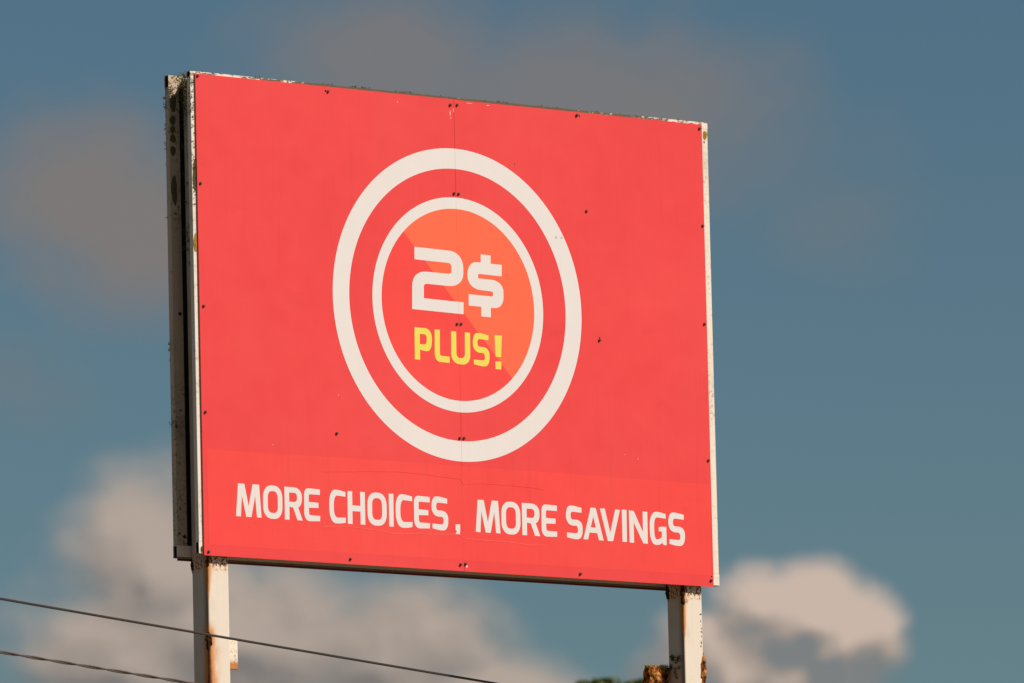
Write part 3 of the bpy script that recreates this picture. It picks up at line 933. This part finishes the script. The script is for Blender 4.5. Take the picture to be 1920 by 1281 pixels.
# ------------------------------------------------------------------ overhead cables and the poles that carry them
WD = Vector((4.6811, 2.2171, 0)).normalized()
W1 = Vector((-1.6348, -0.0203, 0)) + Vector((-0.5975, -0.8019, 0)) * 0.6
H1 = ZC - 6.4247 + (47.0 - 0.6) * math.tan(math.radians(5.86774))
HC = H1
W2 = Vector((-1.7527, -0.0573, 0)) + Vector((-0.5962, -0.8028, 0)) * 0.6
H2 = ZC - 6.4247 + (46.9 - 0.6) * math.tan(math.radians(5.57741))
SPAN, SAG = 24.0, 0.16


def sagged(p0, h, n=60, s=SPAN):
    pts = []
    for k in range(n + 1):
        t = -1 + 2 * k / n
        pts.append(Vector((p0.x + WD.x * s * t, p0.y + WD.y * s * t, h + SAG * t * t)))
    return pts


c1 = cable('overhead_cable', sagged(W1, H1), 0.0062, CABLE)
tag(c1, 'thin black cable crossing in front of the left post, upper of two', 'cable', 'overhead cables')
# the lower cable: two strands twisted round each other
c2 = bpy.data.objects.new('overhead_cable', None)
COL.objects.link(c2)
c2.location = (0, 0, 0)
tag(c2, 'grey-brown two-strand cable low at the left, lower of two', 'cable', 'overhead cables')
N = Vector((-WD.y, WD.x, 0))
base = sagged(W2, H2, 700)
for ph in (0, math.pi):
    pts = []
    for k, p in enumerate(base):
        a = k * (2 * SPAN / 700) / 0.55 * math.tau + ph
        pts.append(p + (N * math.cos(a) + Vector((0, 0, 1)) * math.sin(a)) * 0.0040)
    cable('strand', pts, 0.0042, CABLE2, c2, 6)
for sgn, lab in ((-1, 'wooden utility pole at the near end of the cables'), (1, 'wooden utility pole at the far end of the cables')):
    b = W1 + WD * SPAN * sgn + N * 0.11
    root = bpy.data.objects.new('utility_pole', None)
    COL.objects.link(root)
    root.location = (b.x, b.y, 0)
    tag(root, lab, 'utility pole', 'utility poles')
    bm = bmesh.new()
    bmesh.ops.create_cone(bm, cap_ends=True, segments=16, radius1=0.15, radius2=0.10, depth=H1 + 1.2, matrix=Matrix.Translation((0, 0, (H1 + 1.2) / 2 - 0.4)))
    link('shaft', mesh_of(bm, 'shaft'), WOOD, root)
    for h in (H1 + SAG, H2 + SAG):
        bm = bmesh.new()
        bmesh.ops.create_cone(bm, cap_ends=True, segments=10, radius1=0.03, radius2=0.022, depth=0.12, matrix=Matrix.Translation((-N.x * 0.11, -N.y * 0.11, h - 0.03)))
        link('insulator', mesh_of(bm, 'insulator'), CABLE2, root)

# ------------------------------------------------------------------ trees far behind, of which only the tips show
def make_tree(base, height, tips, seed, label):
    rnd = random.Random(seed)
    root = bpy.data.objects.new('leafy_tree', None)
    COL.objects.link(root)
    root.location = (base[0], base[1], 0)
    tag(root, label, 'tree', 'trees far behind the sign')
    bm = bmesh.new()
    def limb(a, b, r0, r1):
        d = (b - a); L = d.length
        q = d.to_track_quat('Z', 'Y').to_matrix().to_4x4()
        bmesh.ops.create_cone(bm, cap_ends=True, segments=8, radius1=r0, radius2=r1, depth=L, matrix=Matrix.Translation((a + b) / 2) @ q)
    fork = Vector((rnd.uniform(-.3, .3), rnd.uniform(-.3, .3), height * 0.42))
    limb(Vector((0, 0, -0.3)), fork, 0.34, 0.24)
    lumps = []
    for k in range(16):
        a = k * 2.4 + rnd.uniform(-.3, .3)
        rr = rnd.uniform(0.8, 3.2)
        hz = height * rnd.uniform(0.50, 0.84)
        e = Vector((math.cos(a) * rr, math.sin(a) * rr, hz))
        limb(fork + Vector((0, 0, rnd.uniform(-1.2, 0.2))), e, 0.11, 0.03)
        lumps.append((e, rnd.uniform(1.0, 1.6)))
    for k in range(10):
        a = rnd.uniform(0, 6.3); rr = rnd.uniform(0, 1.8)
        lumps.append((Vector((math.cos(a) * rr, math.sin(a) * rr, height - 1.2 - rr * 0.35)), rnd.uniform(0.75, 1.05)))
    for t in tips:
        e = Vector(t) - Vector((base[0], base[1], 0))
        limb(fork, e - Vector((0, 0, 0.2)), 0.09, 0.012)
        lumps.append((e - Vector((0, 0, 0.85)), 0.75))
        lumps.append((e - Vector((rnd.uniform(-.6, .6), rnd.uniform(-.6, .6), 1.5)), 1.1))
    link('trunk', mesh_of(bm, 'trunk', True), BARK, root)
    verts, faces = [], []
    def leaf(c, L):
        d = Vector((rnd.gauss(0, 1), rnd.gauss(0, 1), rnd.gauss(0, .8))).normalized()
        u = d.orthogonal().normalized()
        u = Matrix.Rotation(rnd.uniform(0, 6.3), 3, d) @ u
        i = len(verts)
        verts.extend((c - d * L * .5, c + u * L * .28, c + d * L * .5, c - u * L * .28))
        faces.append((i, i + 1, i + 2, i + 3))
    for c, r in lumps:
        for k in range(520):
            v = Vector((rnd.gauss(0, 1), rnd.gauss(0, 1), rnd.gauss(0, 1)))
            v = v.normalized() * r * rnd.uniform(0.35, 1.0) ** 0.6
            p = c + Vector((v.x, v.y, v.z * 0.8))
            if p.z < height - 0.12:
                leaf(p, rnd.uniform(0.12, 0.22))
    for t in tips:
        e = Vector(t) - Vector((base[0], base[1], 0))
        for k in range(150):
            s = rnd.random() ** 1.6
            leaf(e + Vector((rnd.gauss(0, 0.05 + 0.16 * s), rnd.gauss(0, 0.05 + 0.16 * s), -s * 0.55)), rnd.uniform(0.07, 0.13))
    me = bpy.data.meshes.new('crown')
    me.from_pydata([tuple(v) for v in verts], [], faces)
    link('crown', me, LEAF, root)
    return root


def tz(z): return z + ZC
make_tree((51.6, 63.9), 14.15, [(51.98, 63.42, tz(6.17)), (52.10, 63.32, tz(6.19)), (52.20, 63.23, tz(6.205)), (52.31, 63.15, tz(6.15))], 11,
          'green leafy treetop left of the rusted stub, blurred in the distance')
make_tree((53.0, 62.7), 14.1, [(52.53, 62.97, tz(6.16)), (52.62, 62.90, tz(6.185)), (52.72, 62.83, tz(6.18)), (52.45, 63.03, tz(6.13))], 23,
          'green leafy treetop directly behind the rusted stub of the right post')
